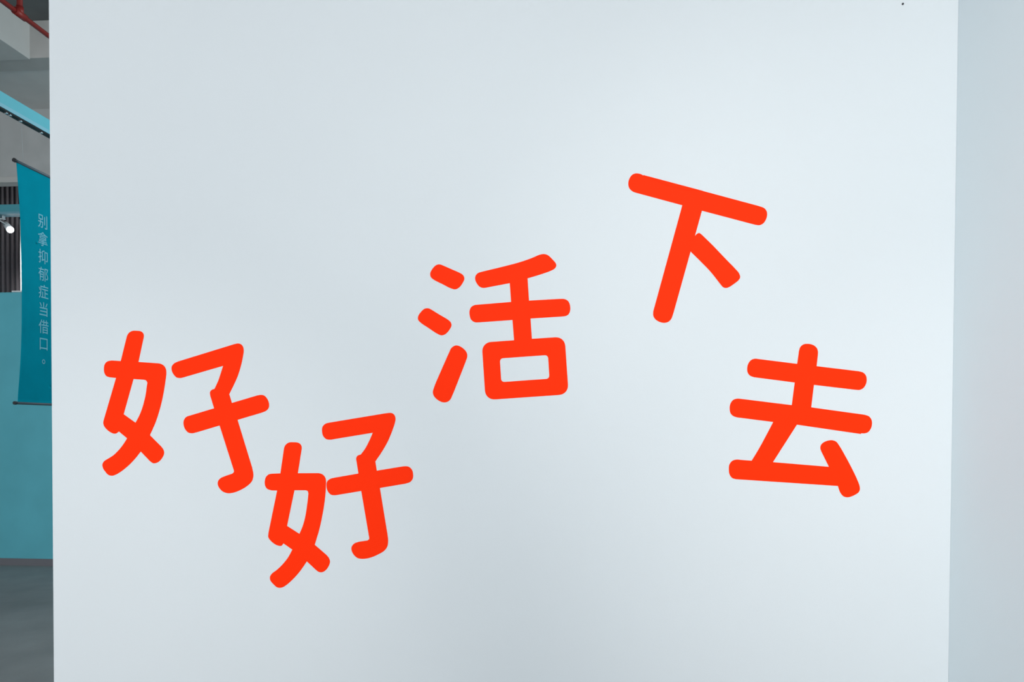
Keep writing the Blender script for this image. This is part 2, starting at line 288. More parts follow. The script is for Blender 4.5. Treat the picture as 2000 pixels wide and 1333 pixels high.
# ---------------------------------------------------------------- the red vinyl characters on the white wall (metres on the wall face)
GLYPHS = [
  ('hao_high', -1.3874, 1.2505, [
    ('woman_radical', 0.0006, [[(-0.2432,0.4823),(-0.2194,0.5715),(-0.2176,0.5764),(-0.2151,0.5808),(-0.2119,0.5846),(-0.2082,0.5878),(-0.2039,0.5903),(-0.1992,0.592),(-0.1941,0.593),(-0.1886,0.5931),(-0.1742,0.5924),(-0.169,0.5917),(-0.1646,0.5902),(-0.1608,0.588),(-0.1579,0.5851),(-0.1558,0.5817),(-0.1546,0.5776),(-0.1543,0.5731),(-0.155,0.5681),(-0.1754,0.4787),(-0.1006,0.4737),(-0.0938,0.4727),(-0.0877,0.4707),(-0.0824,0.4677),(-0.0779,0.4638),(-0.0743,0.4592),(-0.0716,0.4538),(-0.0701,0.4478),(-0.0696,0.4412),(-0.0698,0.4319),(-0.0709,0.4241),(-0.0719,0.4164),(-0.073,0.4087),(-0.0742,0.4008),(-0.0756,0.3926),(-0.0773,0.3827),(-0.0791,0.3723),(-0.0811,0.3617),(-0.0832,0.3512),(-0.0855,0.341),(-0.0879,0.3314),(-0.0904,0.3219),(-0.093,0.3125),(-0.0957,0.3033),(-0.0985,0.2942),(-0.1011,0.2861),(-0.1037,0.2783),(-0.1065,0.2705),(-0.1094,0.2627),(-0.1125,0.2548),(-0.1163,0.2461),(-0.1204,0.2372),(-0.1247,0.2282),(-0.129,0.2193),(-0.1332,0.2104),(-0.0899,0.1687),(-0.087,0.165),(-0.0841,0.1613),(-0.0818,0.1574),(-0.0803,0.1534),(-0.0794,0.1493),(-0.0793,0.1451),(-0.0801,0.1407),(-0.0818,0.1362),(-0.084,0.1318),(-0.0863,0.1279),(-0.089,0.1239),(-0.0921,0.1202),(-0.0953,0.1169),(-0.0993,0.1136),(-0.1037,0.1109),(-0.1081,0.1089),(-0.1124,0.1077),(-0.1167,0.107),(-0.121,0.1073),(-0.1253,0.1092),(-0.1295,0.1122),(-0.1337,0.1151),(-0.1685,0.15),(-0.1728,0.1447),(-0.1771,0.1393),(-0.1814,0.134),(-0.1857,0.1287),(-0.1902,0.1236),(-0.1947,0.1188),(-0.1992,0.114),(-0.2037,0.1094),(-0.2085,0.1048),(-0.2135,0.1002),(-0.2195,0.095),(-0.2259,0.0898),(-0.2324,0.0846),(-0.2387,0.0798),(-0.2446,0.0757),(-0.2485,0.0731),(-0.2522,0.0708),(-0.2557,0.0687),(-0.2592,0.0668),(-0.2627,0.0651),(-0.268,0.0628),(-0.2731,0.0609),(-0.2783,0.06),(-0.2836,0.0602),(-0.2889,0.0613),(-0.2938,0.0634),(-0.2971,0.0658),(-0.3002,0.0689),(-0.303,0.0723),(-0.3056,0.0757),(-0.309,0.0799),(-0.3121,0.0844),(-0.3143,0.089),(-0.3156,0.0936),(-0.3162,0.0984),(-0.3158,0.1029),(-0.3143,0.1068),(-0.3119,0.1105),(-0.309,0.1138),(-0.3052,0.1167),(-0.3008,0.1192),(-0.296,0.1219),(-0.2917,0.1244),(-0.2871,0.1271),(-0.2822,0.13),(-0.2773,0.1331),(-0.2726,0.1364),(-0.2678,0.1404),(-0.2629,0.1448),(-0.2582,0.1494),(-0.2536,0.1541),(-0.2493,0.1588),(-0.2453,0.1635),(-0.2414,0.1682),(-0.2377,0.173),(-0.2343,0.1777),(-0.2311,0.1822),(-0.2282,0.1865),(-0.2256,0.1905),(-0.2232,0.1945),(-0.2207,0.1986),(-0.2515,0.2231),(-0.2556,0.2207),(-0.2578,0.2185),(-0.2603,0.2167),(-0.2646,0.2154),(-0.2696,0.2151),(-0.2737,0.2159),(-0.2781,0.2175),(-0.2825,0.2195),(-0.2864,0.2218),(-0.2905,0.2244),(-0.2944,0.2273),(-0.2979,0.2304),(-0.3009,0.2333),(-0.3037,0.2363),(-0.3062,0.2395),(-0.3082,0.2427),(-0.31,0.2467),(-0.3112,0.2508),(-0.3117,0.2551),(-0.3114,0.259),(-0.3104,0.2631),(-0.3091,0.2673),(-0.308,0.2714),(-0.2616,0.4202),(-0.2864,0.4227),(-0.2909,0.4241),(-0.2954,0.4255),(-0.2992,0.4277),(-0.3023,0.431),(-0.3047,0.4351),(-0.3064,0.4395),(-0.3075,0.4442),(-0.3079,0.4493),(-0.3079,0.4543),(-0.3076,0.4585),(-0.307,0.4628),(-0.3061,0.4669),(-0.3046,0.4706),(-0.3022,0.4745),(-0.299,0.4778),(-0.2953,0.4805),(-0.2915,0.482),(-0.2872,0.4829),(-0.2827,0.4836),(-0.2782,0.4844)],[(-0.1947,0.4162),(-0.1552,0.4137),(-0.1506,0.4126),(-0.1465,0.4108),(-0.144,0.4069),(-0.142,0.4024),(-0.1436,0.3926),(-0.1446,0.3857),(-0.1455,0.3788),(-0.1465,0.372),(-0.1476,0.3651),(-0.1489,0.3581),(-0.1504,0.3508),(-0.1522,0.3433),(-0.1541,0.3359),(-0.1561,0.3285),(-0.1583,0.3212),(-0.1606,0.3141),(-0.163,0.3071),(-0.1656,0.3002),(-0.1684,0.2933),(-0.1713,0.2867),(-0.1744,0.2803),(-0.1777,0.2742),(-0.1811,0.2681),(-0.1845,0.2621),(-0.1879,0.256),(-0.233,0.287)]]),
    ('child_radical', 0.0006, [[(-0.0247,0.4803),(-0.0287,0.4786),(-0.0327,0.477),(-0.0366,0.4752),(-0.04,0.473),(-0.0438,0.4695),(-0.047,0.4656),(-0.0492,0.4613),(-0.05,0.4565),(-0.0498,0.4515),(-0.0488,0.4465),(-0.0475,0.4427),(-0.0457,0.4389),(-0.0435,0.4352),(-0.0412,0.4318),(-0.0382,0.428),(-0.0348,0.4246),(-0.0311,0.422),(-0.0268,0.4205),(-0.0222,0.4197),(-0.0173,0.4195),(-0.013,0.42),(-0.0086,0.4211),(-0.004,0.4223),(0.0005,0.4235),(0.1444,0.4638),(0.1428,0.4589),(0.1412,0.454),(0.1396,0.4491),(0.138,0.4441),(0.1363,0.439),(0.1344,0.4332),(0.1324,0.4274),(0.1305,0.4214),(0.1283,0.4155),(0.1261,0.4097),(0.1235,0.4039),(0.1208,0.3981),(0.118,0.3924),(0.1151,0.3866),(0.1123,0.3809),(0.1108,0.3799),(0.1061,0.3787),(0.1017,0.3769),(0.0977,0.3731),(0.0951,0.3681),(0.0948,0.3639),(0.0954,0.3592),(0.0961,0.3544),(0.1101,0.3095),(0.0202,0.2833),(0.0149,0.2817),(0.0096,0.2802),(0.005,0.2778),(0.0011,0.2742),(-0.002,0.2697),(-0.0043,0.265),(-0.0054,0.2603),(-0.0057,0.2553),(-0.0053,0.2503),(-0.0045,0.246),(-0.0032,0.2415),(-0.0014,0.2371),(0.0007,0.2331),(0.0031,0.2296),(0.0059,0.2262),(0.009,0.2232),(0.0123,0.2209),(0.0171,0.2191),(0.0223,0.2182),(0.0276,0.218),(0.0319,0.2185),(0.0364,0.2196),(0.0409,0.2209),(0.0454,0.222),(0.1306,0.2469),(0.1826,0.0871),(0.1838,0.0826),(0.1841,0.0783),(0.1819,0.0755),(0.179,0.0729),(0.1765,0.0714),(0.1708,0.0695),(0.1649,0.0676),(0.1592,0.0657),(0.1537,0.0638),(0.1487,0.0619),(0.1444,0.0602),(0.1404,0.0586),(0.1367,0.0569),(0.1335,0.0549),(0.13,0.0519),(0.127,0.0486),(0.1248,0.045),(0.123,0.0395),(0.1228,0.0337),(0.1236,0.0293),(0.1254,0.0248),(0.1278,0.0205),(0.1304,0.0168),(0.1335,0.0131),(0.137,0.0097),(0.1409,0.0068),(0.1445,0.0049),(0.1484,0.0032),(0.1526,0.0018),(0.1568,0.0008),(0.1611,0.0002),(0.1655,0.0),(0.17,0.0003),(0.1745,0.0009),(0.1792,0.0018),(0.1838,0.0029),(0.1893,0.0045),(0.1949,0.0065),(0.2006,0.0088),(0.2062,0.0113),(0.2116,0.014),(0.2169,0.0168),(0.2223,0.0198),(0.2274,0.0231),(0.2323,0.0264),(0.2368,0.0299),(0.2404,0.0329),(0.2438,0.036),(0.2469,0.0392),(0.2497,0.0425),(0.2519,0.0462),(0.2538,0.0502),(0.2552,0.0545),(0.2561,0.059),(0.2568,0.0636),(0.257,0.0682),(0.2567,0.0734),(0.2558,0.0788),(0.2546,0.0842),(0.2532,0.0896),(0.2521,0.0951),(0.1982,0.2677),(0.2877,0.2938),(0.2922,0.2955),(0.2969,0.2971),(0.3013,0.2989),(0.3052,0.3012),(0.3091,0.3044),(0.3124,0.3082),(0.3147,0.3124),(0.3159,0.317),(0.3162,0.3219),(0.3158,0.327),(0.3148,0.3313),(0.3134,0.3357),(0.3115,0.34),(0.3093,0.344),(0.3069,0.3475),(0.3041,0.3509),(0.301,0.3539),(0.2978,0.3561),(0.2939,0.3576),(0.2897,0.3583),(0.2853,0.3585),(0.2804,0.3581),(0.2753,0.3571),(0.2703,0.3561),(0.1772,0.3292),(0.1673,0.3609),(0.1711,0.3682),(0.1749,0.3756),(0.1788,0.383),(0.1825,0.3903),(0.186,0.3975),(0.1891,0.4039),(0.192,0.4101),(0.1949,0.4163),(0.1976,0.4226),(0.2002,0.4291),(0.2028,0.4363),(0.2053,0.4436),(0.2076,0.451),(0.2098,0.4584),(0.2119,0.4656),(0.2136,0.4722),(0.2151,0.4787),(0.2166,0.4851),(0.2178,0.4913),(0.219,0.4973),(0.2199,0.502),(0.2207,0.5065),(0.2215,0.5109),(0.2219,0.5151),(0.222,0.5191),(0.2217,0.5244),(0.2207,0.5294),(0.2191,0.5337),(0.2158,0.5385),(0.2116,0.542),(0.2064,0.5442),(0.2005,0.545),(0.1957,0.5445),(0.1906,0.5433),(0.1854,0.5421)]]),
  ]),
  ('hao_low', -0.8157, 0.9081, [
    ('woman_radical', 0.0006, [[(-0.2142,0.4168),(-0.2008,0.5063),(-0.1995,0.5115),(-0.1975,0.5162),(-0.1946,0.5204),(-0.1912,0.5238),(-0.1871,0.5266),(-0.1824,0.5286),(-0.1773,0.5298),(-0.1718,0.5301),(-0.1565,0.5297),(-0.1512,0.5291),(-0.1465,0.5277),(-0.1425,0.5255),(-0.1393,0.5225),(-0.137,0.5189),(-0.1355,0.5147),(-0.1349,0.5099),(-0.1353,0.5047),(-0.1493,0.4179),(-0.0763,0.4189),(-0.0696,0.4184),(-0.0635,0.4169),(-0.0582,0.4143),(-0.0537,0.4108),(-0.0501,0.4063),(-0.0474,0.4011),(-0.0458,0.3952),(-0.0453,0.3886),(-0.0454,0.3809),(-0.0457,0.3748),(-0.046,0.3688),(-0.0462,0.3628),(-0.0466,0.3566),(-0.047,0.35),(-0.0478,0.3414),(-0.0487,0.3322),(-0.0498,0.3227),(-0.051,0.3132),(-0.0523,0.3038),(-0.0538,0.2945),(-0.0554,0.2851),(-0.0571,0.2758),(-0.0589,0.2666),(-0.0607,0.2574),(-0.0625,0.2486),(-0.0644,0.24),(-0.0663,0.2313),(-0.0684,0.2226),(-0.0707,0.2135),(-0.0736,0.203),(-0.0769,0.1922),(-0.0803,0.1812),(-0.0837,0.1702),(-0.0871,0.1592),(-0.0446,0.1238),(-0.0412,0.1202),(-0.0379,0.1166),(-0.0351,0.1127),(-0.0331,0.1084),(-0.0316,0.104),(-0.0309,0.0994),(-0.0315,0.0943),(-0.033,0.089),(-0.0351,0.0838),(-0.0375,0.0794),(-0.0404,0.0749),(-0.0437,0.0707),(-0.0472,0.0671),(-0.0519,0.0637),(-0.057,0.0611),(-0.0619,0.0596),(-0.0678,0.0598),(-0.0735,0.0615),(-0.0771,0.0636),(-0.0805,0.0663),(-0.084,0.069),(-0.1166,0.0984),(-0.121,0.0918),(-0.1255,0.0851),(-0.1299,0.0784),(-0.1345,0.0719),(-0.1393,0.0654),(-0.1442,0.0591),(-0.1493,0.0529),(-0.1546,0.0468),(-0.16,0.0408),(-0.1657,0.035),(-0.1719,0.0289),(-0.1785,0.0227),(-0.1851,0.0168),(-0.1916,0.0116),(-0.1975,0.0074),(-0.2017,0.0049),(-0.2057,0.0028),(-0.2095,0.0013),(-0.2134,0.0004),(-0.2178,0.0),(-0.2223,0.0004),(-0.2266,0.0017),(-0.2305,0.0037),(-0.2343,0.0066),(-0.238,0.0099),(-0.2414,0.0133),(-0.2447,0.0165),(-0.2478,0.0199),(-0.2506,0.0235),(-0.2525,0.0271),(-0.2538,0.0314),(-0.2541,0.0358),(-0.2536,0.04),(-0.2521,0.044),(-0.2497,0.0478),(-0.2466,0.0516),(-0.2438,0.0542),(-0.2404,0.0568),(-0.2367,0.0593),(-0.2328,0.062),(-0.2291,0.0648),(-0.2249,0.0685),(-0.2206,0.0723),(-0.2163,0.0763),(-0.2121,0.0805),(-0.2079,0.0849),(-0.2035,0.0898),(-0.1991,0.0949),(-0.1948,0.1002),(-0.1906,0.1056),(-0.1867,0.1111),(-0.1831,0.1168),(-0.1798,0.1226),(-0.1766,0.1285),(-0.1735,0.1344),(-0.1703,0.1403),(-0.2035,0.1625),(-0.2067,0.1573),(-0.2084,0.1553),(-0.2104,0.1536),(-0.214,0.1528),(-0.2184,0.153),(-0.2233,0.1541),(-0.2289,0.1559),(-0.2342,0.1584),(-0.2385,0.161),(-0.2426,0.164),(-0.2466,0.1672),(-0.2501,0.1706),(-0.254,0.1748),(-0.2574,0.1792),(-0.2596,0.1839),(-0.2602,0.1878),(-0.26,0.192),(-0.2594,0.1963),(-0.2591,0.2005),(-0.2265,0.3543),(-0.2471,0.3546),(-0.2527,0.356),(-0.2582,0.3574),(-0.263,0.3596),(-0.2665,0.3631),(-0.2694,0.3674),(-0.2714,0.372),(-0.2725,0.3769),(-0.2728,0.3822),(-0.2725,0.3874),(-0.2717,0.3928),(-0.2703,0.3982),(-0.2682,0.403),(-0.2652,0.4069),(-0.2616,0.4103),(-0.2576,0.4129),(-0.2534,0.4142),(-0.2488,0.4149),(-0.2443,0.4155)],[(-0.1621,0.356),(-0.1205,0.3565),(-0.1165,0.3553),(-0.1131,0.3535),(-0.1115,0.3492),(-0.1105,0.3442),(-0.1116,0.3339),(-0.1123,0.3278),(-0.1129,0.3219),(-0.1136,0.3158),(-0.1144,0.3096),(-0.1153,0.303),(-0.1166,0.2942),(-0.118,0.2846),(-0.1196,0.2749),(-0.1214,0.2654),(-0.1232,0.2566),(-0.1248,0.2499),(-0.1265,0.2436),(-0.1283,0.2375),(-0.1302,0.2315),(-0.1322,0.2255),(-0.1344,0.2199),(-0.1367,0.2144),(-0.139,0.2089),(-0.1415,0.2035),(-0.1438,0.198),(-0.1897,0.2263)]]),
    ('child_radical', 0.0007, [[(-0.0312,0.6017),(-0.0355,0.6008),(-0.0399,0.5999),(-0.0442,0.5988),(-0.0479,0.5971),(-0.0521,0.594),(-0.0558,0.5901),(-0.0584,0.5858),(-0.0598,0.581),(-0.0601,0.5757),(-0.06,0.5704),(-0.0596,0.5662),(-0.059,0.562),(-0.0579,0.5578),(-0.0563,0.554),(-0.054,0.5504),(-0.0511,0.547),(-0.0478,0.544),(-0.0443,0.5418),(-0.0394,0.5403),(-0.034,0.5398),(-0.0286,0.5398),(-0.0234,0.5404),(-0.0182,0.5414),(-0.013,0.5425),(0.1259,0.5656),(0.1236,0.5605),(0.1215,0.5553),(0.1192,0.5501),(0.1169,0.5449),(0.1145,0.5396),(0.1116,0.5337),(0.1086,0.5276),(0.1055,0.5215),(0.1023,0.5156),(0.0989,0.5099),(0.0958,0.5051),(0.0925,0.5006),(0.0891,0.4962),(0.0857,0.4918),(0.0823,0.4874),(0.0813,0.4868),(0.0755,0.4854),(0.0704,0.4832),(0.0671,0.4791),(0.0652,0.474),(0.0651,0.4699),(0.0659,0.4655),(0.0667,0.4612),(0.0735,0.4188),(-0.013,0.4032),(-0.0178,0.402),(-0.0226,0.401),(-0.0272,0.3997),(-0.0313,0.3979),(-0.0353,0.3953),(-0.0387,0.3922),(-0.0413,0.3886),(-0.043,0.3839),(-0.0438,0.3786),(-0.0439,0.3732),(-0.0435,0.3684),(-0.0426,0.3635),(-0.0411,0.3586),(-0.0392,0.3542),(-0.0368,0.3504),(-0.0339,0.3469),(-0.0306,0.3438),(-0.0272,0.3415),(-0.0227,0.3401),(-0.0179,0.3396),(-0.013,0.3396),(-0.0079,0.34),(-0.0026,0.341),(0.0026,0.3419),(0.0839,0.356),(0.1121,0.1931),(0.113,0.1883),(0.1131,0.1839),(0.1109,0.1811),(0.1079,0.1787),(0.1058,0.1776),(0.0991,0.1766),(0.0921,0.1756),(0.0852,0.1745),(0.0788,0.1734),(0.073,0.172),(0.0685,0.1707),(0.0644,0.1693),(0.0607,0.1677),(0.0574,0.1656),(0.0537,0.1621),(0.0506,0.158),(0.0485,0.1536),(0.0477,0.1495),(0.0478,0.1452),(0.0485,0.1408),(0.0498,0.1369),(0.0516,0.1329),(0.0538,0.1291),(0.0564,0.1255),(0.0594,0.1221),(0.0628,0.1189),(0.0665,0.1161),(0.0704,0.114),(0.0746,0.1125),(0.0791,0.1117),(0.0838,0.1113),(0.0887,0.1112),(0.0936,0.1114),(0.0987,0.1119),(0.104,0.1127),(0.1093,0.1138),(0.1147,0.1152),(0.1209,0.1172),(0.1273,0.1196),(0.1337,0.1222),(0.1399,0.1251),(0.1458,0.1281),(0.151,0.1307),(0.1561,0.1335),(0.1609,0.1364),(0.1653,0.1395),(0.1692,0.1428),(0.1725,0.1463),(0.1753,0.1501),(0.1777,0.1541),(0.1795,0.1583),(0.1807,0.1621),(0.1814,0.1662),(0.1818,0.1704),(0.182,0.1746),(0.1821,0.1788),(0.182,0.1829),(0.1816,0.187),(0.1811,0.191),(0.1805,0.1951),(0.18,0.1992),(0.1519,0.3675),(0.2438,0.3837),(0.2485,0.3851),(0.2533,0.3863),(0.2579,0.3879),(0.2618,0.3899),(0.2657,0.3933),(0.2688,0.3973),(0.2711,0.4017),(0.2724,0.4066),(0.2728,0.4118),(0.2726,0.417),(0.2722,0.4213),(0.2714,0.4257),(0.2702,0.4299),(0.2685,0.4337),(0.2652,0.4382),(0.2611,0.442),(0.2566,0.4448),(0.2517,0.4461),(0.2465,0.4464),(0.2412,0.4462),(0.236,0.4458),(0.2309,0.4449),(0.2257,0.4441),(0.1405,0.4296),(0.1353,0.4627),(0.1394,0.4686),(0.1435,0.4744),(0.1477,0.4802),(0.1518,0.4862),(0.1559,0.4924),(0.1607,0.4999),(0.1655,0.5077),(0.1703,0.5157),(0.1749,0.5237),(0.1792,0.5318),(0.183,0.5397),(0.1866,0.5478),(0.19,0.5559),(0.1932,0.5639),(0.1962,0.5716),(0.1986,0.5781),(0.201,0.5845),(0.2032,0.5908),(0.205,0.5967),(0.2064,0.6021),(0.2077,0.6076),(0.2085,0.6126),(0.2085,0.6173),(0.2076,0.6221),(0.2061,0.6267),(0.2038,0.6305),(0.1997,0.6343),(0.1945,0.6366),(0.1905,0.6372),(0.1861,0.637),(0.1817,0.6366),(0.1766,0.636),(0.1714,0.6353),(0.1662,0.6345)]]),
  ]),
  ('huo', -0.2566, 1.5828, [
    ('water_stroke', 0.0006, [[(-0.1791,0.4851),(-0.1734,0.4825),(-0.1677,0.4799),(-0.162,0.4774),(-0.1563,0.4748),(-0.1505,0.4722),(-0.1441,0.4694),(-0.1375,0.4666),(-0.1309,0.4637),(-0.1249,0.461),(-0.1197,0.4584),(-0.1154,0.456),(-0.1117,0.4537),(-0.1088,0.4509),(-0.1063,0.4472),(-0.1046,0.443),(-0.1039,0.4387),(-0.1042,0.4353),(-0.1053,0.4319),(-0.1069,0.4284),(-0.1087,0.4249),(-0.1107,0.4213),(-0.1132,0.4176),(-0.1159,0.4139),(-0.1188,0.4105),(-0.1218,0.4077),(-0.1249,0.4053),(-0.1281,0.4033),(-0.1315,0.4018),(-0.1349,0.4009),(-0.1385,0.4007),(-0.1422,0.4012),(-0.1461,0.4023),(-0.1503,0.4036),(-0.1562,0.406),(-0.1628,0.4091),(-0.1697,0.4127),(-0.1766,0.4165),(-0.1833,0.42),(-0.1899,0.4232),(-0.1966,0.4264),(-0.2032,0.4296),(-0.2092,0.4328),(-0.2142,0.436),(-0.2184,0.4391),(-0.2219,0.4421),(-0.2244,0.4456),(-0.2258,0.4497),(-0.2264,0.4542),(-0.2261,0.4587),(-0.2251,0.4625),(-0.2234,0.4664),(-0.2211,0.4702),(-0.2187,0.4738),(-0.2164,0.4767),(-0.2139,0.4797),(-0.2112,0.4824),(-0.2084,0.4848),(-0.2055,0.4867),(-0.2012,0.4885),(-0.1967,0.4894),(-0.1923,0.4896),(-0.1879,0.4886),(-0.1835,0.4868)]]),
    ('water_stroke', 0.0006, [[(-0.2206,0.329),(-0.2148,0.3255),(-0.2091,0.322),(-0.2034,0.3184),(-0.1976,0.3149),(-0.1919,0.3114),(-0.1859,0.3079),(-0.1797,0.3044),(-0.1736,0.3009),(-0.168,0.2975),(-0.1632,0.2943),(-0.1598,0.2917),(-0.1568,0.2893),(-0.1542,0.2869),(-0.1522,0.2842),(-0.1506,0.2808),(-0.1496,0.2771),(-0.1495,0.2733),(-0.1504,0.2696),(-0.152,0.2658),(-0.1541,0.2619),(-0.1565,0.2581),(-0.1591,0.2546),(-0.162,0.251),(-0.1653,0.2475),(-0.1686,0.2445),(-0.1719,0.2421),(-0.1762,0.2399),(-0.1806,0.2386),(-0.1851,0.2382),(-0.1888,0.2388),(-0.1925,0.2401),(-0.1964,0.2419),(-0.2006,0.244),(-0.2062,0.2471),(-0.2123,0.2511),(-0.2188,0.2555),(-0.2252,0.2599),(-0.2315,0.2642),(-0.2376,0.2681),(-0.2439,0.2721),(-0.2501,0.276),(-0.2556,0.2799),(-0.2603,0.2835),(-0.2633,0.2863),(-0.266,0.289),(-0.2681,0.2916),(-0.2696,0.2945),(-0.2704,0.2984),(-0.2702,0.3025),(-0.2692,0.3067),(-0.2678,0.31),(-0.2658,0.3135),(-0.2634,0.3169),(-0.2607,0.3202),(-0.2581,0.3232),(-0.2551,0.3264),(-0.2518,0.3293),(-0.2484,0.3318),(-0.2449,0.3336),(-0.2405,0.3346),(-0.236,0.3348),(-0.2316,0.3343),(-0.2278,0.333),(-0.2242,0.331)]]),
    ('water_stroke', 0.0006, [[(-0.152,0.1907),(-0.1493,0.1938),(-0.1463,0.1967),(-0.1427,0.199),(-0.1386,0.2011),(-0.1344,0.2023),(-0.1301,0.2024),(-0.1257,0.2016),(-0.1212,0.2001),(-0.1177,0.1984),(-0.1139,0.1963),(-0.1102,0.1938),(-0.1067,0.191),(-0.1036,0.1883),(-0.1007,0.1853),(-0.0981,0.182),(-0.096,0.1787),(-0.0944,0.1752),(-0.0932,0.171),(-0.0928,0.1666),(-0.093,0.1622),(-0.0936,0.1587),(-0.0947,0.1552),(-0.0961,0.1515),(-0.0978,0.147),(-0.1013,0.1376),(-0.1057,0.126),(-0.1107,0.1131),(-0.116,0.0999),(-0.1209,0.0874),(-0.1258,0.0748),(-0.1309,0.0617),(-0.136,0.0488),(-0.1407,0.037),(-0.145,0.0272),(-0.147,0.0226),(-0.1487,0.0184),(-0.1505,0.0147),(-0.1523,0.0113),(-0.1546,0.0085),(-0.1574,0.0059),(-0.1604,0.0038),(-0.1636,0.0022),(-0.1669,0.001),(-0.1712,0.0001),(-0.1756,0.0),(-0.1802,0.0006),(-0.1836,0.0014),(-0.1873,0.0027),(-0.1909,0.0044),(-0.1945,0.0063),(-0.1978,0.0084),(-0.2011,0.0108),(-0.2043,0.0136),(-0.2073,0.0166),(-0.2099,0.0197),(-0.212,0.0228),(-0.2141,0.027),(-0.2155,0.0314),(-0.216,0.0359),(-0.2158,0.0394),(-0.2151,0.0428),(-0.214,0.0466),(-0.2125,0.0512),(-0.2087,0.0617),(-0.2033,0.0748),(-0.1969,0.0894),(-0.1903,0.1045),(-0.184,0.1188),(-0.1777,0.1331),(-0.1713,0.1474),(-0.1649,0.1619),(-0.1584,0.1763)]]),
